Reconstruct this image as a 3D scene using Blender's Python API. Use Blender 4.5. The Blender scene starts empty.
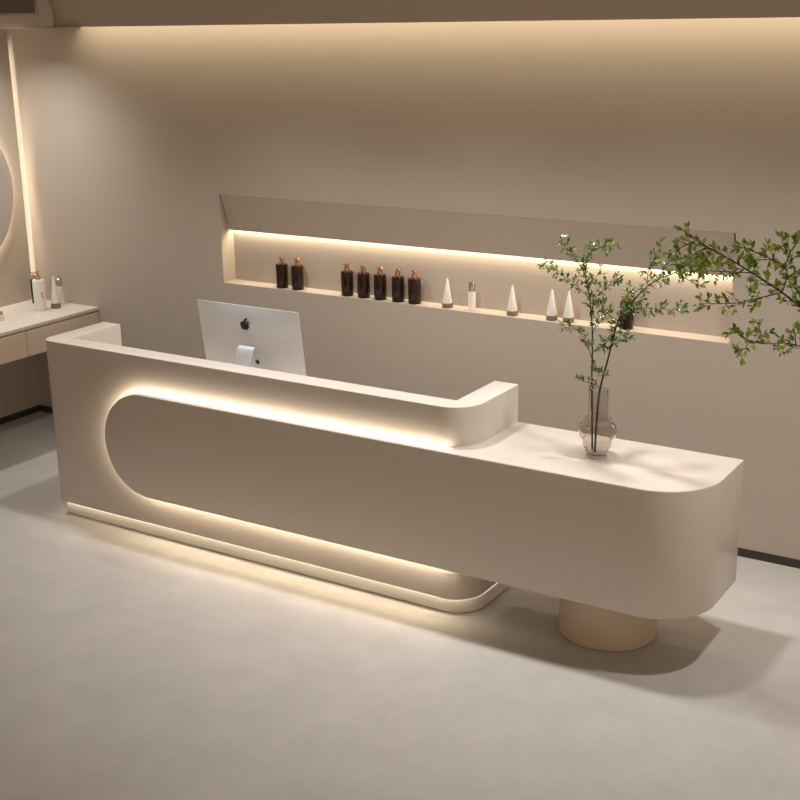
import bpy, bmesh, math, random
from mathutils import Vector, Matrix
S = bpy.context.scene
COL = S.collection
PI = math.pi

# ------------------------------------------------------------------ camera
F, CX, CY = 1265.22, 400.0, 400.0
PITCH, ROLL, YAW = map(math.radians, (73.141, -0.935, 32.355))
CAM = Vector((5.6317, -4.9929, 2.8879))
ROT = Matrix.Rotation(YAW, 3, 'Z') @ Matrix.Rotation(PITCH, 3, 'X') @ Matrix.Rotation(ROLL, 3, 'Z')
cd = bpy.data.cameras.new('camera'); cam = bpy.data.objects.new('camera', cd); COL.objects.link(cam)
cam.matrix_world = Matrix.Translation(CAM) @ ROT.to_4x4()
cd.sensor_width = 36; cd.lens = F*36/800; cd.clip_start = .05; cd.clip_end = 100
S.camera = cam

def at(u, v, y):
    """point of the place at depth y that lies along the sight line u,v"""
    d = ROT @ Vector(((u-CX)/F, -(v-CY)/F, -1))
    return CAM + d*((y-CAM.y)/d.y)

# ------------------------------------------------------------------ materials
def mat(name, col, rough=.5, metal=0, spec=.5, bump=0, bscale=200, mottle=0, mscale=3, coat=0):
    m = bpy.data.materials.new(name); m.use_nodes = True
    nt = m.node_tree; b = nt.nodes['Principled BSDF']
    b.inputs['Base Color'].default_value = (*col, 1)
    b.inputs['Roughness'].default_value = rough
    b.inputs['Metallic'].default_value = metal
    b.inputs['Specular IOR Level'].default_value = spec
    b.inputs['Coat Weight'].default_value = coat
    b.inputs['Coat Roughness'].default_value = .05
    if bump or mottle:
        tc = nt.nodes.new('ShaderNodeTexCoord')
    if mottle:
        n = nt.nodes.new('ShaderNodeTexNoise'); n.inputs['Scale'].default_value = mscale
        n.inputs['Detail'].default_value = 9; n.inputs['Roughness'].default_value = .68; n.inputs['Distortion'].default_value = .2
        r = nt.nodes.new('ShaderNodeValToRGB')
        r.color_ramp.elements[0].position = .32; r.color_ramp.elements[1].position = .72
        r.color_ramp.elements[0].color = (*[c*(1-mottle) for c in col], 1)
        r.color_ramp.elements[1].color = (*[min(1, c*(1+mottle)) for c in col], 1)
        nt.links.new(tc.outputs['Object'], n.inputs['Vector'])
        nt.links.new(n.outputs['Fac'], r.inputs['Fac']); nt.links.new(r.outputs['Color'], b.inputs['Base Color'])
    if bump:
        n2 = nt.nodes.new('ShaderNodeTexNoise'); n2.inputs['Scale'].default_value = bscale; n2.inputs['Detail'].default_value = 3
        bp = nt.nodes.new('ShaderNodeBump'); bp.inputs['Strength'].default_value = bump; bp.inputs['Distance'].default_value = .002
        nt.links.new(tc.outputs['Object'], n2.inputs['Vector'])
        nt.links.new(n2.outputs['Fac'], bp.inputs['Height']); nt.links.new(bp.outputs['Normal'], b.inputs['Normal'])
    return m

def glow(name, col, strength):
    m = bpy.data.materials.new(name); m.use_nodes = True
    nt = m.node_tree; nt.nodes.clear()
    e = nt.nodes.new('ShaderNodeEmission'); o = nt.nodes.new('ShaderNodeOutputMaterial')
    e.inputs['Color'].default_value = (*col, 1); e.inputs['Strength'].default_value = strength
    nt.links.new(e.outputs[0], o.inputs[0]); return m

def leafmat(name, dark, light, rough, thru):
    m = mat(name, dark, rough)
    nt = m.node_tree; b = nt.nodes['Principled BSDF']
    g = nt.nodes.new('ShaderNodeNewGeometry'); r = nt.nodes.new('ShaderNodeValToRGB')
    r.color_ramp.elements[0].color = (*dark, 1); r.color_ramp.elements[1].color = (*light, 1)
    nt.links.new(g.outputs['Random Per Island'], r.inputs['Fac']); nt.links.new(r.outputs['Color'], b.inputs['Base Color'])
    tr = nt.nodes.new('ShaderNodeBsdfTranslucent'); mx = nt.nodes.new('ShaderNodeMixShader'); mx.inputs[0].default_value = thru
    nt.links.new(r.outputs['Color'], tr.inputs['Color'])
    nt.links.new(b.outputs[0], mx.inputs[1]); nt.links.new(tr.outputs[0], mx.inputs[2])
    nt.links.new(mx.outputs[0], nt.nodes['Material Output'].inputs['Surface'])
    return m

M = dict(
    wall=mat('beige_plaster', (.45, .392, .332), .75, spec=.25, bump=.12, bscale=90),
    ceil=mat('ceiling_paint', (.50, .43, .36), .8, spec=.2),
    floor=mat('microcement', (.475, .452, .43), .42, spec=.35, mottle=.075, mscale=4.2, bump=.06, bscale=60),
    desk=mat('beige_lacquer', (.64, .577, .515), .28, spec=.45, coat=.10),
    ped=mat('tan_lacquer', (.58, .455, .34), .38, spec=.4),
    plinth=mat('cream_plinth', (.86, .81, .73), .45),
    dark=mat('dark_skirting', (.035, .028, .023), .55),
    alu=mat('satin_aluminium', (.70, .72, .75), .38, metal=.5),
    black=mat('gloss_black', (.006, .006, .007), .2),
    screen=mat('dark_screen', (.01, .01, .012), .08),
    amber=mat('dark_amber_glass', (.022, .009, .006), .07, spec=.35),
    copper=mat('copper_metal', (.78, .43, .25), .2, metal=1),
    gold=mat('gold_metal', (.72, .48, .20), .25, metal=1),
    white=mat('white_plastic', (.80, .77, .72), .35),
    silver=mat('silver_metal', (.60, .57, .53), .22, metal=1),
    smoke=mat('smoky_base', (.16, .13, .10), .12, spec=.6, coat=.5),
    pink=mat('pink_print', (.70, .22, .22), .5),
    vanity=mat('vanity_lacquer', (.60, .50, .40), .35, spec=.4),
    vtop=mat('vanity_stone', (.70, .65, .58), .35),
    mirror=mat('mirror_silver', (.90, .90, .90), .28, metal=1),
    bark=mat('dark_bark', (.055, .032, .022), .7),
    soil=mat('potting_soil', (.03, .02, .015), .95),
    pot=mat('grey_pot', (.30, .27, .24), .6),
    leaf1=leafmat('small_leaves', (.03, .075, .012), (.30, .42, .12), .22, .18),
    leaf2=leafmat('tree_leaves', (.06, .22, .02), (.58, .76, .12), .30, .35),
)
WARM = (1.0, .84, .64)
M['led'] = glow('led_warm', (1.0, .86, .66), 29)
M['led_down'] = glow('led_warm_down', (1.0, .84, .61), 50)
M['led_under'] = glow('led_warm_under', (1.0, .86, .66), 3.2)
M['led_low'] = glow('led_warm_low', (1.0, .82, .58), 28)
g = bpy.data.materials.new('clear_glass'); g.use_nodes = True
gb = g.node_tree.nodes['Principled BSDF']
gb.inputs['Base Color'].default_value = (.82, .79, .76, 1); gb.inputs['Roughness'].default_value = .02
gb.inputs['Transmission Weight'].default_value = 1; gb.inputs['IOR'].default_value = 1.45
M['glass'] = g

# ------------------------------------------------------------------ helpers
def tag(o, label=None, cat=None, group=None, kind=None):
    if label: o['label'] = label
    if cat: o['category'] = cat
    if group: o['group'] = group
    if kind: o['kind'] = kind
    return o

def empty(name, loc, rz=0):
    o = bpy.data.objects.new(name, None); COL.objects.link(o)
    o.location = loc; o.rotation_euler.z = rz; o.empty_display_size = .1
    return o

def link(name, bm, m, parent=None, smooth=True, loc=None, angle=35):
    bmesh.ops.recalc_face_normals(bm, faces=bm.faces)
    me = bpy.data.meshes.new(name); bm.to_mesh(me); bm.free()
    me.materials.append(m)
    if smooth:
        me.polygons.foreach_set('use_smooth', [True]*len(me.polygons))
        me.set_sharp_from_angle(angle=math.radians(angle))
    o = bpy.data.objects.new(name, me); COL.objects.link(o)
    if parent: o.parent = parent
    if loc: o.location = loc
    return o

def box(bm, lo, hi, bev=0, seg=2):
    r = bmesh.ops.create_cube(bm, size=1)
    vs = r['verts']
    c = [(a+b)/2 for a, b in zip(lo, hi)]; s = [b-a for a, b in zip(lo, hi)]
    for v in vs: v.co = Vector((c[0]+v.co.x*s[0], c[1]+v.co.y*s[1], c[2]+v.co.z*s[2]))
    if bev:
        es = list({e for v in vs for e in v.link_edges})
        bmesh.ops.bevel(bm, geom=es, offset=bev, segments=seg, affect='EDGES', profile=.5)
    return bm

def boxbm(lo, hi, bev=0, seg=2): return box(bmesh.new(), lo, hi, bev, seg)

def prism(pts, a, b, axis='z', bev=0, seg=3):
    """extrude a closed outline between a and b along an axis"""
    bm = bmesh.new()
    def P(p, t): return (p[0], p[1], t) if axis == 'z' else ((p[0], t, p[1]) if axis == 'y' else (t, p[0], p[1]))
    lo = [bm.verts.new(P(p, a)) for p in pts]; hi = [bm.verts.new(P(p, b)) for p in pts]
    bm.faces.new(lo); bm.faces.new(hi[::-1])
    n = len(pts)
    for i in range(n): bm.faces.new((lo[i], lo[(i+1) % n], hi[(i+1) % n], hi[i]))
    bmesh.ops.recalc_face_normals(bm, faces=bm.faces)
    if bev:
        es = [e for e in bm.edges if len(e.link_faces) == 2 and e.calc_face_angle(0) > math.radians(40)]
        bmesh.ops.bevel(bm, geom=es, offset=bev, segments=seg, affect='EDGES', profile=.5)
    return bm

def lathe(prof, seg=40, close=False):
    bm = bmesh.new(); rings = []
    for r, z in prof:
        if r < 1e-6: rings.append([bm.verts.new((0, 0, z))])
        else: rings.append([bm.verts.new((r*math.cos(2*PI*i/seg), r*math.sin(2*PI*i/seg), z)) for i in range(seg)])
    pairs = list(zip(rings, rings[1:])) + ([(rings[-1], rings[0])] if close else [])
    for A, B in pairs:
        for i in range(seg):
            j = (i+1) % seg
            if len(A) == 1 and len(B) == 1: continue
            if len(A) == 1: bm.faces.new((A[0], B[i], B[j]))
            elif len(B) == 1: bm.faces.new((A[i], A[j], B[0]))
            else: bm.faces.new((A[i], A[j], B[j], B[i]))
    return bm

def arc(cx, cy, r, a0, a1, n=16):
    return [(cx+r*math.cos(math.radians(a0+(a1-a0)*i/n)), cy+r*math.sin(math.radians(a0+(a1-a0)*i/n))) for i in range(n+1)]

def tube(bm, pts, radii, seg=6):
    pts = [Vector(p) for p in pts]; rings = []
    for i, p in enumerate(pts):
        t = (pts[min(i+1, len(pts)-1)]-pts[max(i-1, 0)]).normalized()
        u = t.cross(Vector((.31, .87, .38))).normalized(); w = t.cross(u)
        r = radii[i]
        rings.append([bm.verts.new(p+u*r*math.cos(2*PI*k/seg)+w*r*math.sin(2*PI*k/seg)) for k in range(seg)])
    for A, B in zip(rings, rings[1:]):
        for k in range(seg):
            bm.faces.new((A[k], A[(k+1) % seg], B[(k+1) % seg], B[k]))
    bm.faces.new(rings[0][::-1]); bm.faces.new(rings[-1])

def copy_tree(o, parent=None):
    c = o.copy(); COL.objects.link(c)
    if parent: c.parent = parent
    for ch in o.children: copy_tree(ch, c)
    return c

def boolean(bmA, bmB, op='INTERSECT'):
    a = link('tmp_a', bmA, M['desk'], smooth=False); b = link('tmp_b', bmB, M['desk'], smooth=False)
    md = a.modifiers.new('b', 'BOOLEAN'); md.operation = op; md.object = b; md.solver = 'EXACT'
    dg = bpy.context.evaluated_depsgraph_get()
    bm = bmesh.new(); bm.from_mesh(a.evaluated_get(dg).to_mesh())
    for o in (a, b): bpy.data.objects.remove(o)
    return bm

# ------------------------------------------------------------------ the room
XW, YW = -1.762, 1.4534            # left wall plane, back wall plane
XE, YF = 7.6, -7.5                 # how far the room goes on to the right and to the front
CEIL = 3.12
N0, N1, NZ0, NZ1, ND = .162, 3.626, 1.196, 1.786, .127     # niche opening
struct = lambda name, bm, m, smooth=False, parent=None: (lambda o: (tag(o, kind='structure') if not parent else o))(link(name, bm, m, parent, smooth))

struct('floor', boxbm((XW-.15, YF, -.1), (XE, YW+.35, 0)), M['floor'])
struct('ceiling', boxbm((XW-.15, YF, CEIL), (XE, YW+.35, CEIL+.1)), M['ceil'])
bm = bmesh.new()
box(bm, (XW-.15, YW, 0), (N0, YW+.3, CEIL)); box(bm, (N1, YW, 0), (XE, YW+.3, CEIL))
box(bm, (N0, YW, 0), (N1, YW+.3, NZ0)); box(bm, (N0, YW, NZ1), (N1, YW+.3, CEIL))
box(bm, (N0, YW+ND, NZ0), (N1, YW+.3, NZ1))
wall_back = struct('wall_back', bm, M['wall'])
struct('wall_left', boxbm((XW-.15, YF, 0), (XW, YW, CEIL)), M['wall'])
# sloped panel that closes the upper part of the niche
bm = prism([(YW, NZ1-.001), (YW+.084, 1.540), (YW+.100, 1.546), (YW+.022, NZ1-.001)], N0+.011, N1-.011, 'x')
struct('trim_1', bm, M['wall'])
struct('baseboard_back', boxbm((XW, YW-.006, 0), (XE, YW, .048)), M['dark'])
struct('baseboard_left', boxbm((XW, YF, 0), (XW+.006, YW-.006, .048)), M['dark'])
# raised wall panel behind the mirror, with a light slot at its back end
PX = -1.676
bm = boxbm((XW, YF, .90), (PX, YW-.10, 2.853)); box(bm, (PX-.010, YW-.10, .90), (PX, YW-.030, 2.853))
struct('trim_2', bm, M['wall'])
# bulkhead over the back wall: fascia, filler at the left, and the proud vent panel with its rounded corner
YB = 1.15
bm = boxbm((XW, YB, 2.856), (XE, YB+.10, CEIL))
box(bm, (XW, YB+.10, 2.852), (-.975, YW, CEIL))
struct('trim_3', bm, M['ceil'])
struct('trim_4', boxbm((XW, YB-.034, 2.849), (-.665, YB+.001, 2.857), .002), M['ceil'])
pts = [(XW, 2.857), (-.880, 2.857)] + arc(-1.080, 2.92, .20, 0, 60, 10) + [(-1.02, CEIL), (XW, CEIL)]
struct('trim_5', prism(pts, YB-.03, YB, 'y', .003), M['ceil'])

# ------------------------------------------------------------------ air vent in the bulkhead
v = tag(empty('air_vent', (-1.372, YB-.03, 2.933)), 'dark slotted air vent set in the bulkhead above the mirror', 'vent')
x0, x1, z0, z1 = -.36, .362, 0, .17
bm = bmesh.new()
box(bm, (x0, -.008, z0), (x1, 0, z0+.016)); box(bm, (x0, -.008, z1-.016), (x1, 0, z1))
box(bm, (x0, -.008, z0+.016), (x0+.016, 0, z1-.016)); box(bm, (x1-.016, -.008, z0+.016), (x1, 0, z1-.016))
link('frame', bm, mat('vent_frame_paint', (.38, .33, .28), .5), v, False)
link('backing', boxbm((x0+.016, -.002, z0+.016), (x1-.016, 0, z1-.016)), mat('vent_dark', (.08, .065, .055), .6), v, False)
sm = mat('vent_slat_paint', (.24, .20, .17), .5)
for i in range(11):
    zz = z0+.021+i*.0122
    bm = boxbm((x0+.018, -.007, zz), (x1-.030, -.001, zz+.006))
    link('slat', bm, sm, v, False)
link('mullion', boxbm((x1-.030, -.007, z0+.016), (x1-.026, -.001, z1-.016)), sm, v, False)

# ------------------------------------------------------------------ reception desk
L, XD, D, T, H, ZB = 2.852, 4.0209, .5196, .117, 1.10, .089
YFR, ZC0, ZC1, XS = -.0763, .2869, .9006, .505
RR, RL, XL, TF, TL, TR = .16, .075, -.036, .124, .144, .138
desk = tag(empty('reception_desk', (0, 0, 0)), 'long beige reception desk with a backlit rounded front panel and floating right counter', 'desk')
plan = [(XL, D)] + arc(XL+RL, RL, RL, 180, 270, 10) + arc(L-RR, RR, RR, 270, 360, 20) + [(L, D), (L-TR, D), (L-TR, TF), (XL+TL, TF), (XL+TL, D)]
bm = prism(plan, ZB, H, 'z', .005, 3)
link('body', bm, M['desk'], desk)
# worktop and inner front behind the raised wall
link('worktop', boxbm((T-.01, T-.01, .715), (L-T+.01, .86, .75), .003), M['desk'], desk)
bm = boxbm((T+.05, .70, 0), (T+.09, .84, .715)); box(bm, (L-T-.09, .70, 0), (L-T-.05, .84, .715))
box(bm, (T+.09, .80, .10), (L-T-.09, .82, .715))
link('inner_panel', bm, M['desk'], desk)
# slab: rounded left end, squared off into the floating counter with a rounded plan corner
RC, GAP = .285, .036
A = prism([(XS-.1, YFR)] + arc(XD-RC, YFR+RC, RC, 270, 360, 24) + [(XD, D), (L+.004, D), (L-.05, D-.004), (L-.05, RR), (L-RR, .06), (L-RR, 0), (L-.085, 0), (L-.085, -GAP), (XS-.1, -GAP)], 0, 2, 'z')
hr = (ZC1-ZC0)/2; zc = (ZC0+ZC1)/2
B = prism(arc(XS+hr, zc, hr, 90, 270, 40) + [(XD+.2, ZC0), (XD+.2, ZC1)], -1, 2, 'y')
bm = boolean(A, B)
bmesh.ops.remove_doubles(bm, verts=bm.verts, dist=1e-5)
es = [e for e in bm.edges if len(e.link_faces) == 2 and e.calc_face_angle(0) > math.radians(40)]
bmesh.ops.bevel(bm, geom=es, offset=.006, segments=3, affect='EDGES', profile=.5)
link('counter', bm, M['desk'], desk, angle=30)
# light strip hidden in the gap round the slab's back
def strip(pts, y0, y1, w):
    bm = bmesh.new(); prev = None
    for (x, z) in pts:
        a = bm.verts.new((x, y0, z)); b = bm.verts.new((x, y1, z))
        if prev: bm.faces.new((prev[0], a, b, prev[1]))
        prev = (a, b)
    return bm
i_ = .019
bm = strip([(L-.087, ZC1-i_)] + arc(XS+hr, zc, hr-i_, 90, 180, 24), -GAP+.001, -.017, 0)
link('led_strip', bm, M['led'], desk, False)
bm = strip(arc(XS+hr, zc, hr-i_, 180, 270, 24) + [(L-.087, ZC0+i_)], -GAP+.001, -.017, 0)
link('led_strip', bm, M['led_down'], desk, False)
# core that carries the slab inside the strip
pts = arc(XS+hr, zc, hr-.05, 90, 270, 30) + [(L-RR-.06, ZC0+.05), (L-RR-.06, ZC1-.05)]
link('slab_mount', prism(pts, -GAP, .0005, 'y'), M['desk'], desk)
# plinth
yp, o_ = .030, .006
pl = [(o_, D-.03)] + arc(o_+.03, yp+.03, .03, 180, 270, 6) + arc(L-o_-RR, yp+RR, RR, 270, 360, 20) + [(L-o_, D-.03)]
link('plinth', prism(pl, 0, ZB-.002, 'z', .012, 4), M['plinth'], desk)
def ring(d): return [(XL+d, D-.03)] + arc(XL+RL+.02, RL+.02, RL+.02-d, 180, 270, 8) + arc(L-RR-.02, RR+.02, RR+.02-d, 270, 360, 20) + [(L-d, D-.03)]
bm = bmesh.new(); prev = None
for (p, q_) in zip(ring(.004), ring(.026)):
    a = bm.verts.new((*p, ZB-.001)); b = bm.verts.new((*q_, ZB-.001))
    if prev: bm.faces.new((prev[0], a, b, prev[1]))
    prev = (a, b)
link('plinth_led_strip', bm, M['led_under'], desk, False)
# drum foot under the counter
bm = lathe([(0, 0), (.232, 0), (.238, .006), (.238, ZC0+.002), (0, ZC0+.002)], 72)
link('drum_foot', bm, M['ped'], desk, loc=(3.478, .277, 0))

# ------------------------------------------------------------------ computer monitor on the worktop
mon = tag(empty('computer_monitor', (1.13, .50, .75)), 'silver all in one desktop computer seen from behind above the desk front', 'computer')
W2, BH, TILT = .366, .535, math.radians(7.6)
def tl(x, d, s):          # panel coords: d = depth behind the screen (towards -y), s = distance down from top edge
    return Vector((x, s*math.sin(TILT)-d*math.cos(TILT), .577-s*math.cos(TILT)-d*math.sin(TILT)))
bm = bmesh.new(); NX, NZ = 20, 16; grid = []
for j in range(NZ+1):
    row = []
    for i in range(NX+1):
        u = i/NX*2-1; w = j/NZ*2-1
        dep = .006+.042*max(0, (1-abs(u)**2.4))**.9*max(0, (1-abs(w)**2.6))**.9
        row.append(bm.verts.new(tl(u*W2, dep, (w+1)/2*BH)))
    grid.append(row)
for j in range(NZ):
    for i in range(NX): bm.faces.new((grid[j][i], grid[j][i+1], grid[j+1][i+1], grid[j+1][i]))
rim = [grid[0][i] for i in range(NX+1)] + [grid[j][NX] for j in range(1, NZ+1)] + [grid[NZ][i] for i in range(NX-1, -1, -1)] + [grid[j][0] for j in range(NZ-1, 0, -1)]
off = Vector((0, math.cos(TILT), math.sin(TILT)))*.006
fr = [bm.verts.new(q.co+off) for q in rim]
for i in range(len(rim)): bm.faces.new((rim[i], rim[(i+1) % len(rim)], fr[(i+1) % len(rim)], fr[i]))
bm.faces.new(fr)
link('housing', bm, M['alu'], mon, angle=50)
bm = bmesh.new()
q = [tl(-W2+.012, -.0012, .012), tl(W2-.012, -.0012, .012), tl(W2-.012, -.0012, BH*.84), tl(-W2+.012, -.0012, BH*.84)]
f = bm.faces.new([bm.verts.new(p) for p in q]); r = bmesh.ops.extrude_face_region(bm, geom=[f])
bmesh.ops.translate(bm, verts=[x for x in r['geom'] if isinstance(x, bmesh.types.BMVert)], vec=-off*.3)
link('screen', bm, M['screen'], mon, False)
# stand: sheet sloping down from the back to a foot that runs under the screen
def sheet(prof, w, th):
    bm = bmesh.new(); n = len(prof); prof = [Vector((0, *p)) for p in prof]; A = []
    for i, p in enumerate(prof):
        t = (prof[min(i+1, n-1)]-prof[max(i-1, 0)]).normalized(); nn = Vector((0, -t.z, t.y))*th/2
        A.append([bm.verts.new((sx*w/2, *(p+sg*nn).yz)) for sx, sg in ((-1, 1), (1, 1), (1, -1), (-1, -1))])
    for a, b in zip(A, A[1:]):
        for k in range(4): bm.faces.new((a[k], a[(k+1) % 4], b[(k+1) % 4], b[k]))
    bm.faces.new(A[0]); bm.faces.new(A[-1][::-1])
    es = [e for e in bm.edges if e.calc_face_angle(0) > 1]; bmesh.ops.bevel(bm, geom=es, offset=.002, segments=2, affect='EDGES')
    return bm
prof = [(-.03, .345), (-.040, .343), (-.053, .332), (-.066, .30), (-.165, .045), (-.172, .018), (-.160, .006), (-.13, .005), (.10, .005)]
link('stand', sheet(prof, .112, .009), M['alu'], mon, loc=(.016, 0, 0))
# cable port seen beside the stand
c = tl(.062, .0425, .318)
bm = lathe([(0, 0), (.014, 0), (.014, .006), (0, .006)], 24)
p = link('cable_port', bm, M['dark'], mon, loc=c); p.rotation_euler.x = PI/2+TILT
# fruit shaped mark
def fruit():
    half = [(0, .30), (.10, .33), (.22, .37), (.36, .35), (.47, .25)]
    out = [(0, .29), (.12, .345), (.25, .36), (.38, .30), (.44, .25)]
    bite = arc(.585, .03, .235, 118, 232, 8)
    out += bite
    out += [(.47, -.22), (.40, -.36), (.29, -.49), (.19, -.53), (.08, -.49), (-.02, -.47), (-.12, -.50), (-.22, -.53), (-.33, -.46), (-.44, -.28), (-.50, -.08), (-.50, .09), (-.44, .24), (-.34, .33), (-.22, .36), (-.10, .32)]
    leaf = arc(.16, .44, .19, 180, 90, 6)[:0] + [(.0, .40), (.0, .49), (.05, .59), (.13, .66), (.21, .69), (.21, .60), (.17, .50), (.09, .42)]
    return out, leaf
bm = bmesh.new()
sc = .056; cs = .100
for poly in fruit():
    a = [bm.verts.new(tl(.002-px*-sc, .0475, cs-pz*sc)) for px, pz in poly]
    b = [bm.verts.new(tl(.002-px*-sc, .030, cs-pz*sc)) for px, pz in poly]
    bm.faces.new(a); n = len(a)
    for i in range(n): bm.faces.new((a[i], a[(i+1) % n], b[(i+1) % n], b[i]))
bmesh.ops.triangulate(bm, faces=[f for f in bm.faces if len(f.verts) > 4])
tag(link('logo', bm, M['black'], mon, False), 'black fruit shaped mark')

# ------------------------------------------------------------------ bottles in the niche
def amber_bottle(loc):
    t = empty('pump_bottle', loc)
    link('bottle', lathe([(0, 0), (.0275, 0), (.0295, .003), (.0295, .118), (.0275, .1225), (.014, .125), (0, .125)], 32), M['amber'], t)
    link('neck', lathe([(0, .125), (.0125, .125), (.0125, .146), (.008, .148), (0, .148)], 24), M['copper'], t)
    bm = lathe([(0, .148), (.0055, .148), (.0055, .153), (.0155, .1545), (.0165, .157), (.0155, .160), (0, .160)], 24)
    box(bm, (.010, -.004, .154), (.019, .004, .159), .001)
    link('pump', bm, M['copper'], t)
    return t
def cone_bottle(loc):
    t = empty('cone_bottle', loc)
    link('cone', lathe([(0, .026), (.0275, .026), (.0285, .030), (.0045, .160), (.0030, .165), (0, .1655)], 32), M['white'], t)
    link('base', lathe([(0, 0), (.029, 0), (.031, .003), (.031, .022), (.0285, .026), (0, .026)], 32), M['smoke'], t)
    return t
YS = YW+.054
spots = [(.622-.008, 'leftmost dark amber pump bottle in the wall niche, one of the close pair'),
         (.74, 'dark amber pump bottle in the niche, right one of the close pair'),
         (1.132, 'dark amber pump bottle in the niche, first from left in the row of five'),
         (1.257, 'dark amber pump bottle in the niche, second from left in the row of five'),
         (1.381, 'dark amber pump bottle in the niche, middle one of the row of five'),
         (1.513, 'dark amber pump bottle in the niche, fourth from left in the row of five'),
         (1.632, 'dark amber pump bottle, last of the niche row of five, nearest the white cones'),
         (3.02, 'dark amber pump bottle standing alone in the niche behind the leafy branches')]
pb = None
for i, (x, lab) in enumerate(spots):
    if pb is None: o = pb = amber_bottle((x, YS, NZ0))
    else: o = copy_tree(pb); o.location = (x, YS, NZ0)
    o.rotation_euler.z = [.3, .9, -.4, .2, 2.6, 1.2, -.2, .5][i]
    o.scale = (1.34, 1.34, 1.28); tag(o, lab, 'bottle', 'amber bottles in the wall niche')
cones = [(1.865, 'white cone bottle with smoky base, leftmost cone in the niche beside the amber row'),
         (2.305, 'white cone bottle with smoky base standing alone in the middle of the niche'),
         (2.561, 'white cone bottle with smoky base, left one of the close pair behind the branch'),
         (2.667, 'white cone bottle with smoky base, right one of the close pair, its base behind leaves')]
cb = None
for x, lab in cones:
    if cb is None: o = cb = cone_bottle((x, YS, NZ0))
    else: o = copy_tree(cb); o.location = (x, YS, NZ0)
    o.scale = (1.08, 1.08, 1.08); tag(o, lab, 'bottle', 'white cone bottles in the wall niche')
t = tag(empty('tube_bottle', (2.037, YS-.004, NZ0)), 'slim white bottle with a silver cap between two cones in the niche', 'bottle'); t.scale = (1.2, 1.2, 1.25)
link('bottle', lathe([(0, 0), (.017, 0), (.0185, .002), (.0185, .094), (0, .094)], 28), M['white'], t)
link('cap', lathe([(0, .094), (.017, .094), (.017, .135), (.015, .139), (0, .139)], 28), M['silver'], t)

# ------------------------------------------------------------------ vanity along the left wall
VX, VZ = -1.036, .9006
van = tag(empty('vanity_counter', (0, 0, 0)), 'beige wall hung vanity counter with drawers along the left wall', 'vanity')
link('countertop', boxbm((PX+.0005, -1.29, .878), (VX, YW-.0005, VZ), .001), M['vtop'], van)
link('carcass', boxbm((XW+.0005, -1.28, .690), (VX-.022, YW-.001, .878)), M['vanity'], van, False)
for k in range(4):
    y1 = YW-.002-k*.686
    link('drawer', boxbm((VX-.021, y1-.682, .688), (VX-.002, y1, .866), .0015), M['vanity'], van)

t = tag(empty('lotion_bottle', (-1.334, 1.18, VZ)), 'tall white pump bottle with a pink mark on the vanity counter', 'bottle'); t.scale = (1.1, 1.1, 1.16)
link('bottle', lathe([(0, 0), (.036, 0), (.039, .003), (.039, .188), (.037, .192), (0, .192)], 36), M['white'], t)
bm = lathe([(0, .192), (.016, .192), (.016, .220), (.006, .222), (.006, .236), (.013, .237), (.013, .246), (0, .247)], 24)
box(bm, (.006, -.006, .237), (.030, .006, .246), .002); bmesh.ops.rotate(bm, verts=bm.verts, matrix=Matrix.Rotation(-.9, 3, 'Z'))
tag(link('pump', bm, M['silver'], t), 'silver pump head')
bm = bmesh.new()
cang = math.atan2(CAM.y-1.18, CAM.x+1.334)
for (z0, z1, a0, a1) in [(.118, .124, .36, .44), (.098, .116, .26, .58), (.082, .096, .32, .60), (.070, .079, .36, .52), (.056, .060, .42, .5)]:
    n = 6; R_ = .0393
    lo = [bm.verts.new((R_*math.cos(cang+a0+(a1-a0)*i/n), R_*math.sin(cang+a0+(a1-a0)*i/n), z0)) for i in range(n+1)]
    hi = [bm.verts.new((R_*math.cos(cang+a0+(a1-a0)*i/n), R_*math.sin(cang+a0+(a1-a0)*i/n), z1)) for i in range(n+1)]
    for i in range(n): bm.faces.new((lo[i], lo[i+1], hi[i+1], hi[i]))
tag(link('print', bm, M['pink'], t), 'small pink printed mark')
t = tag(empty('pump_bottle', (-1.553, 1.335, VZ)), 'slim dark bottle with a gold pump behind the white bottle on the vanity', 'bottle')
link('bottle', lathe([(0, 0), (.026, 0), (.028, .003), (.028, .172), (.024, .177), (0, .178)], 28), M['amber'], t)
bm = lathe([(0, .178), (.014, .178), (.014, .206), (.005, .208), (.005, .222), (.015, .223), (.015, .229), (0, .23)], 24)
box(bm, (.01, -.005, .222), (.038, .005, .229), .001)
link('pump', bm, M['gold'], t)
t = tag(cone_bottle((-1.292, 1.285, VZ)), 'white cone bottle with a smoky base on the vanity counter', 'bottle')
for ch in t.children: ch.scale = (1.12, 1.12, 1.42)
t = tag(empty('tube_bottle', (-1.335, 1.375, VZ)), 'slim white bottle with a silver cap beside the cone on the vanity', 'bottle'); t.scale = (1, 1, 1.17)
link('bottle', lathe([(0, 0), (.021, 0), (.023, .003), (.023, .120), (0, .120)], 28), M['white'], t)
link('cap', lathe([(0, .120), (.021, .120), (.021, .163), (.016, .167), (.008, .180), (0, .181)], 28), M['silver'], t)
t = tag(empty('cream_jar', (-1.352, .815, VZ)), 'small white jar with a grey lid at the near part of the vanity', 'jar')
link('jar', lathe([(0, 0), (.030, 0), (.033, .003), (.033, .040), (0, .040)], 32), M['white'], t)
link('lid', lathe([(0, .040), (.026, .040), (.028, .043), (.026, .058), (0, .060)], 32), M['silver'], t)

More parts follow.
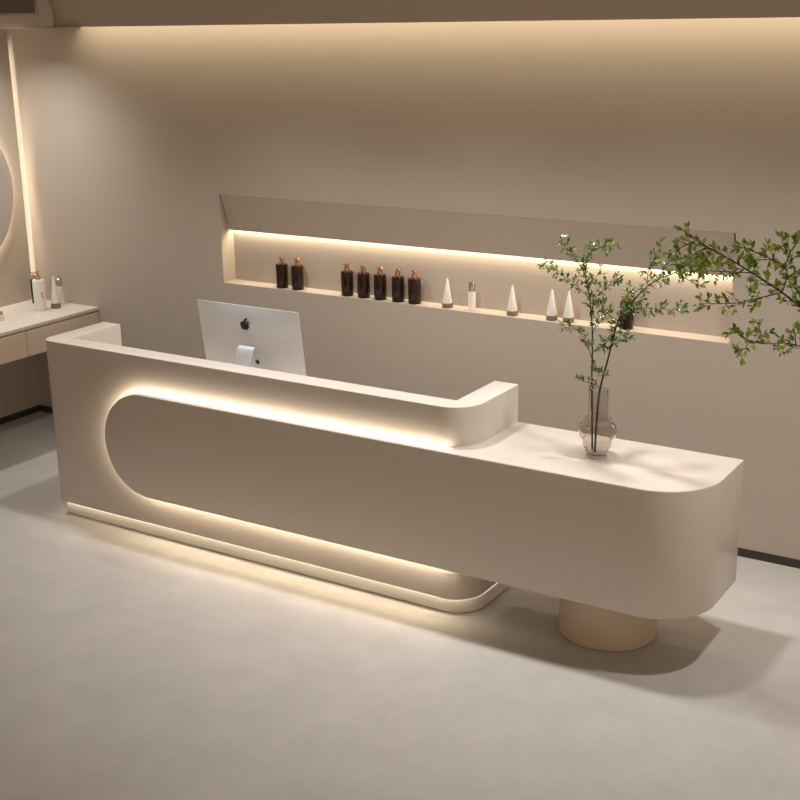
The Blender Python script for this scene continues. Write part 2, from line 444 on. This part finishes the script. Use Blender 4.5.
# ------------------------------------------------------------------ round mirror with a halo light
mr = tag(empty('wall_mirror', (PX, 0.736, 1.747)), 'round backlit mirror on the left wall above the vanity', 'mirror')
RM = 0.566
o = link('glass', lathe([(0, .0), (RM-.004, .0), (RM, .003), (RM, .006), (0, .006)], 96), M['mirror'], mr, loc=(.034, 0, 0)); o.rotation_euler.y = PI/2
o = link('backing', lathe([(0, 0), (RM-.05, 0), (RM-.05, .034), (0, .034)], 72), M['white'], mr); o.rotation_euler.y = PI/2
o = link('led_strip', lathe([(RM-.045, .006), (RM-.045, .028)], 72), M['led_low'], mr, False); o.rotation_euler.y = PI/2

# ------------------------------------------------------------------ glass vase
VXY = (3.407, .237); ZT = ZC1+.0005
px = 1/211.0
prof_o = [(0, .0), (10.0, 0), (10.6, 1), (10.8, 6), (11.2, 9.0), (13.2, 10.0), (14.2, 12), (14.3, 17), (13.8, 19.5), (15.5, 20.5), (18.3, 23), (18.9, 28), (18.5, 33), (16.6, 36.2), (13.4, 37.2), (13.2, 39), (13.0, 43), (11.6, 45), (9.6, 46), (9.5, 50), (9.5, 75), (9.3, 75.6)]
prof = [(r*px, z*px*.90) for r, z in prof_o]
inner = [(max(0, r-.0032), max(z, .0075)) for r, z in prof[1:]][::-1] + [(0, .0075)]
inner[0] = (prof[-1][0]-.0028, prof[-1][1])
vs = tag(link('glass_vase', lathe(prof+inner, 56), M['glass'], loc=(*VXY, ZT), angle=60), 'smoky ribbed glass vase holding leafy branches on the right counter', 'vase')

# ------------------------------------------------------------------ branches
rnd = random.Random(7)
def smooth_path(pts, n=6):
    out = []
    P = [pts[0]]+pts+[pts[-1]]
    for i in range(1, len(P)-2):
        for k in range(n):
            t = k/n; a, b, c, d = P[i-1], P[i], P[i+1], P[i+2]
            out.append(.5*((2*b)+(c-a)*t+(2*a-5*b+4*c-d)*t*t+(3*b-a-3*c+d)*t**3))
    out.append(pts[-1]); return out
def leaf(bm, p, dirn, size, wide=.50):
    d = dirn.normalized()
    up = Vector((rnd.uniform(-.7, .7), rnd.uniform(-.9, .5), rnd.uniform(.3, 1))).normalized()
    s = d.cross(up)
    if s.length < .1: s = d.cross(Vector((1, 0, 0)))
    s.normalize(); n = s.cross(d)
    w = size*wide/2; cup = size*.10
    a = bm.verts.new(p); m1 = bm.verts.new(p+d*size*.33-n*cup*.3); m2 = bm.verts.new(p+d*size*.68-n*cup*.5); e = bm.verts.new(p+d*size-n*cup*1.6)
    l1 = bm.verts.new(p+d*size*.30+s*w*.92+n*cup*.5); l2 = bm.verts.new(p+d*size*.66+s*w*.82+n*cup*.4)
    r1 = bm.verts.new(p+d*size*.30-s*w*.92+n*cup*.5); r2 = bm.verts.new(p+d*size*.66-s*w*.82+n*cup*.4)
    bm.faces.new((a, m1, l1)); bm.faces.new((l1, m1, m2, l2)); bm.faces.new((l2, m2, e))
    bm.faces.new((a, r1, m1)); bm.faces.new((r1, r2, m2, m1)); bm.faces.new((r2, e, m2))
def rv(): return Vector((rnd.uniform(-1, 1), rnd.uniform(-1, 1), rnd.uniform(-1, 1)))
def leafy(bs, bf, path, start, step, twig, size, per, r):
    """hang side twigs with paired leaflets along a branch"""
    L_ = [0]
    for a, b in zip(path, path[1:]): L_.append(L_[-1]+(b-a).length)
    tot = L_[-1]; s = tot*start; k = rnd.randint(0, 1)
    def pos(s):
        for i in range(1, len(L_)):
            if L_[i] >= s or i == len(L_)-1:
                t = (s-L_[i-1])/max(1e-6, L_[i]-L_[i-1]); return path[i-1].lerp(path[i], min(1, t)), (path[i]-path[i-1]).normalized()
    while s <= tot:
        p, d = pos(s)
        side = d.cross(Vector((0, -1, 0))).normalized()*(1 if k % 2 else -1)
        td = (d*rnd.uniform(.3, 1)+side*rnd.uniform(.3, 1)+rv()*.45+Vector((0, 0, .12))).normalized()
        ln = twig*rnd.uniform(.45, 1.15)*(1-.35*s/tot)
        end = p+td*ln
        tube(bs, [p, p.lerp(end, .5)+rv()*ln*.05, end], [r, r*.8, r*.5], 4)
        for q in range(per):
            f_ = (q+.7)/per
            o = p.lerp(end, f_)
            ls = td.cross(rv()).normalized()
            leaf(bf, o, td*.55+ls*(1 if q % 2 else -1)*.8+Vector((0, 0, .1)), size*rnd.uniform(.65, 1.2))
        leaf(bf, end, td+rv()*.2, size*rnd.uniform(.7, 1.1))
        s += step*rnd.uniform(.6, 1.4); k += 1

def P_(lst, y0, y1):
    n = len(lst)-1
    return [at(u, v, y0+(y1-y0)*i/n) for i, (u, v) in enumerate(lst)]

def branch(name, label, main, subs, m_leaf, r0, twig, size, step, per, rt, base=None, mainstart=.55, radii=None, rs=.42):
    bs, bf = bmesh.new(), bmesh.new()
    mp = smooth_path(main)
    n = len(mp); tube(bs, mp, [radii(i/(n-1)) if radii else r0*(1-.72*i/(n-1)) for i in range(n)], 8)
    leafy(bs, bf, mp, mainstart, step, twig, size, per, rt)
    for sp in subs:
        q = smooth_path(sp); m = len(q)
        tube(bs, q, [r0*rs*(1-.6*i/(m-1)) for i in range(m)], 5)
        leafy(bs, bf, q, .22, step, twig, size, per, rt)
    root = tag(empty(name, base if base else main[0]), label, 'branch')
    inv = Matrix.Translation(-root.location)
    for b in (bs, bf): b.transform(inv)
    link('stem', bs, M['bark'], root)
    me = link('leaves', bf, m_leaf, root, False)
    return root

vy = .238
b0 = Vector((VXY[0]-.028, vy+.010, ZT+.022))
main = [b0, at(591.8, 400, vy), at(591.8, 375, vy), at(592.4, 335, vy-.01), at(590, 301, vy-.01), at(585.7, 277.6, vy-.02), at(579, 264, vy-.03), at(570.5, 252, vy-.05), at(558.7, 240.5, vy-.07)]
subs = [P_([(590, 301), (580.6, 289), (563.7, 276), (550, 269), (543.5, 263.5)], vy-.01, vy+.10),
        P_([(585.7, 278), (587, 261), (592, 250.6), (602.5, 247), (616, 245.5)], vy-.02, vy-.14),
        P_([(591.3, 316), (596, 298), (606, 288), (618, 277.6)], vy-.01, vy-.16),
        P_([(592.2, 360), (585.7, 341.7), (577, 330), (562, 326.5)], vy, vy-.12),
        P_([(592.4, 335), (599, 318), (611, 311)], vy-.01, vy+.12),
        P_([(588, 290), (594, 280), (600, 270)], vy-.01, vy+.05)]
branch('leafy_branch', 'upright thin leafy branch standing at the left in the glass vase', main, subs, M['leaf1'], .0045, .042, .024, .017, 5, .0008, mainstart=.60)
b1 = Vector((VXY[0]-.004, vy-.016, ZT+.022))
main = [b1, at(599, 396, vy), at(608, 359, vy-.01), at(618, 321.5, vy-.02), at(631, 303, vy-.03), at(648, 286, vy-.05), at(660, 279, vy-.06), at(675, 272.5, vy-.08), at(688.6, 264, vy-.10), at(702, 259, vy-.12)]
subs = [P_([(618, 321.5), (635, 310), (655, 308), (672, 310), (684, 306)], vy-.02, vy-.16),
        P_([(648, 286), (648, 272.6), (656.6, 255.7), (661, 243)], vy-.05, vy+.06),
        P_([(660, 279), (665, 266), (678.5, 250.6)], vy-.06, vy-.16),
        P_([(675, 272.5), (690, 281), (700, 287)], vy-.08, vy-.02),
        P_([(611, 348), (621, 335), (628, 338)], vy-.01, vy+.08),
        P_([(618, 321), (625.5, 304.6), (630, 288)], vy-.02, vy+.10),
        P_([(614, 335), (604, 345), (598, 352)], vy-.02, vy-.12),
        P_([(603, 380), (601, 372), (593, 368)], vy, vy-.08),
        P_([(601, 388), (590, 383), (580, 380)], vy, vy-.06),
        P_([(618, 321), (606, 312), (600, 300)], vy-.02, vy-.10)]
branch('leafy_branch', 'leafy branch leaning right in the glass vase towards the niche', main, subs, M['leaf1'], .0050, .042, .024, .017, 5, .0008, mainstart=.42)

# tall plant standing at the right, whose branches reach in over the counter
ty = -1.2
trunk_top = at(840, 335, ty)
base = Vector((trunk_top.x+.50, ty-.05, .34))
main = [base, base+Vector((-.04, .01, .5)), base+Vector((-.16, .03, 1.0)), trunk_top+Vector((.08, 0, -.2)), trunk_top, at(800, 306.6, ty), at(782, 292.5, ty), at(755, 274.7, ty-.02), at(730.6, 259.7, ty-.04), at(710, 248.4, ty-.06), at(693, 238, ty-.08), at(684, 230.6, ty-.1)]
subs = [P_([(782, 292.5), (787, 275.6), (786, 264), (790, 250), (781, 242)], ty, ty-.12),
        P_([(752, 273), (730.6, 272), (712, 271), (699, 271)], ty-.02, ty+.10),
        P_([(782, 292.5), (759, 298), (736, 303), (712, 303.7), (699, 303)], ty, ty-.14),
        P_([(786, 268), (774, 260.6), (759, 259.7), (744, 260.6)], ty-.05, ty+.04),
        P_([(776, 261), (760.6, 254), (745.6, 249), (735, 244.7)], ty-.05, ty-.16),
        P_([(790, 252), (795, 245), (801, 238)], ty-.1, ty-.04),
        P_([(803, 309), (797, 286), (792, 272)], ty, ty+.1),
        P_([(710, 248.4), (699, 251), (684, 262), (676, 268)], ty-.06, ty-.16),
        P_([(712, 249), (704, 262), (690, 268)], ty-.06, ty+.02),
        P_([(697, 240), (682, 247), (668, 256)], ty-.08, ty-.02),
        P_([(840, 335), (815, 350), (800, 346), (785, 343), (764, 344), (751, 342), (744, 349), (733, 352)], ty, ty-.1),
        P_([(751, 342), (742, 336), (734, 330)], ty-.08, ty-.14),
        P_([(762, 343.6), (760.6, 332), (757, 322)], ty-.07, ty-.02),
        P_([(796, 345), (795, 336), (794, 326)], ty-.04, ty-.0),
        P_([(800, 306.6), (808, 290), (815, 262)], ty, ty+.1)]
tree = branch('potted_tree', 'bright green leafy branches of a tall plant reaching in from the right edge', main, subs, M['leaf2'], .0036, .038, .0235, .0150, 4, .0008, base=(base.x, base.y, 0), mainstart=.74,
              radii=lambda t: .013-.008*t/.4 if t < .4 else .0050-.0020*(t-.4)/.1 if t < .5 else .0030-.0018*(t-.5)/.5, rs=.55)
tree['category'] = 'plant'
o = link('pot', lathe([(0, 0), (.17, 0), (.18, .01), (.23, .36), (.235, .37), (.22, .37), (.205, .34), (0, .34)], 48), M['pot'], tree)
o = link('soil', lathe([(0, .340), (.203, .341), (0, .352)], 32), M['soil'], tree)

# ------------------------------------------------------------------ light
def spot(x, y, z, power, ang, blend=.5, r=.03, to=None, col=(1, .88, .74)):
    d = bpy.data.lights.new('downlight', 'SPOT'); d.energy = power; d.spot_size = math.radians(ang); d.spot_blend = blend
    d.shadow_soft_size = r; d.color = col
    o = bpy.data.objects.new('downlight', d); COL.objects.link(o); o.location = (x, y, z)
    if to: o.rotation_euler = (Vector(to)-Vector((x, y, z))).to_track_quat('-Z', 'Y').to_euler()
    return o
def area(name, c, n, sx, sy, power, col=WARM, spread=180):
    d = bpy.data.lights.new(name, 'AREA'); d.shape = 'RECTANGLE'; d.size = sx; d.size_y = sy; d.energy = power; d.color = col; d.spread = math.radians(spread)
    o = bpy.data.objects.new(name, d); COL.objects.link(o); o.location = c
    z = -Vector(n).normalized(); x = Vector((1, 0, 0)) if abs(z.x) < .9 else Vector((0, 1, 0))
    y = z.cross(x).normalized(); x = y.cross(z)
    o.rotation_euler = Matrix((x, y, z)).transposed().to_euler(); return o
SUN = (1, .972, .94)
for x in (4.65, 3.40, 2.15, .90):
    spot(x, .20, CEIL-.02, 146, 122, 1, .08, col=SUN)
spot(-1.25, .75, CEIL-.02, 115, 120, 1, .05, col=SUN)
# light strips: ceiling cove, niche, slot at the left wall panel
area('cove_light', ((XE-.97)/2, YB+.13, 2.93), (0, .64, -.77), XE+.97, .03, 19, col=(1, .82, .58))
area('niche_light', ((N0+N1)/2, YW+ND-.013, 1.553), (0, .0, -1), N1-N0-.03, .02, 11.5, col=(1, .81, .57))
area('slot_light', (XW+.030, YW-.085, 1.80), (0, 1, 0), .03, 1.85, 2.0, col=(1, .90, .74))
w = bpy.data.worlds.new('world'); S.world = w; w.use_nodes = True
w.node_tree.nodes['Background'].inputs['Color'].default_value = (1, .80, .58, 1)
w.node_tree.nodes['Background'].inputs['Strength'].default_value = .62

S.view_settings.view_transform = 'Standard'; S.view_settings.look = 'None'
S.view_settings.gamma = 1; S.view_settings.exposure = 0; S.view_settings.use_curve_mapping = False
S.cycles.max_bounces = 10; S.cycles.diffuse_bounces = 5; S.cycles.transmission_bounces = 10
S.cycles.use_denoising = True; S.cycles.sample_clamp_indirect = 6
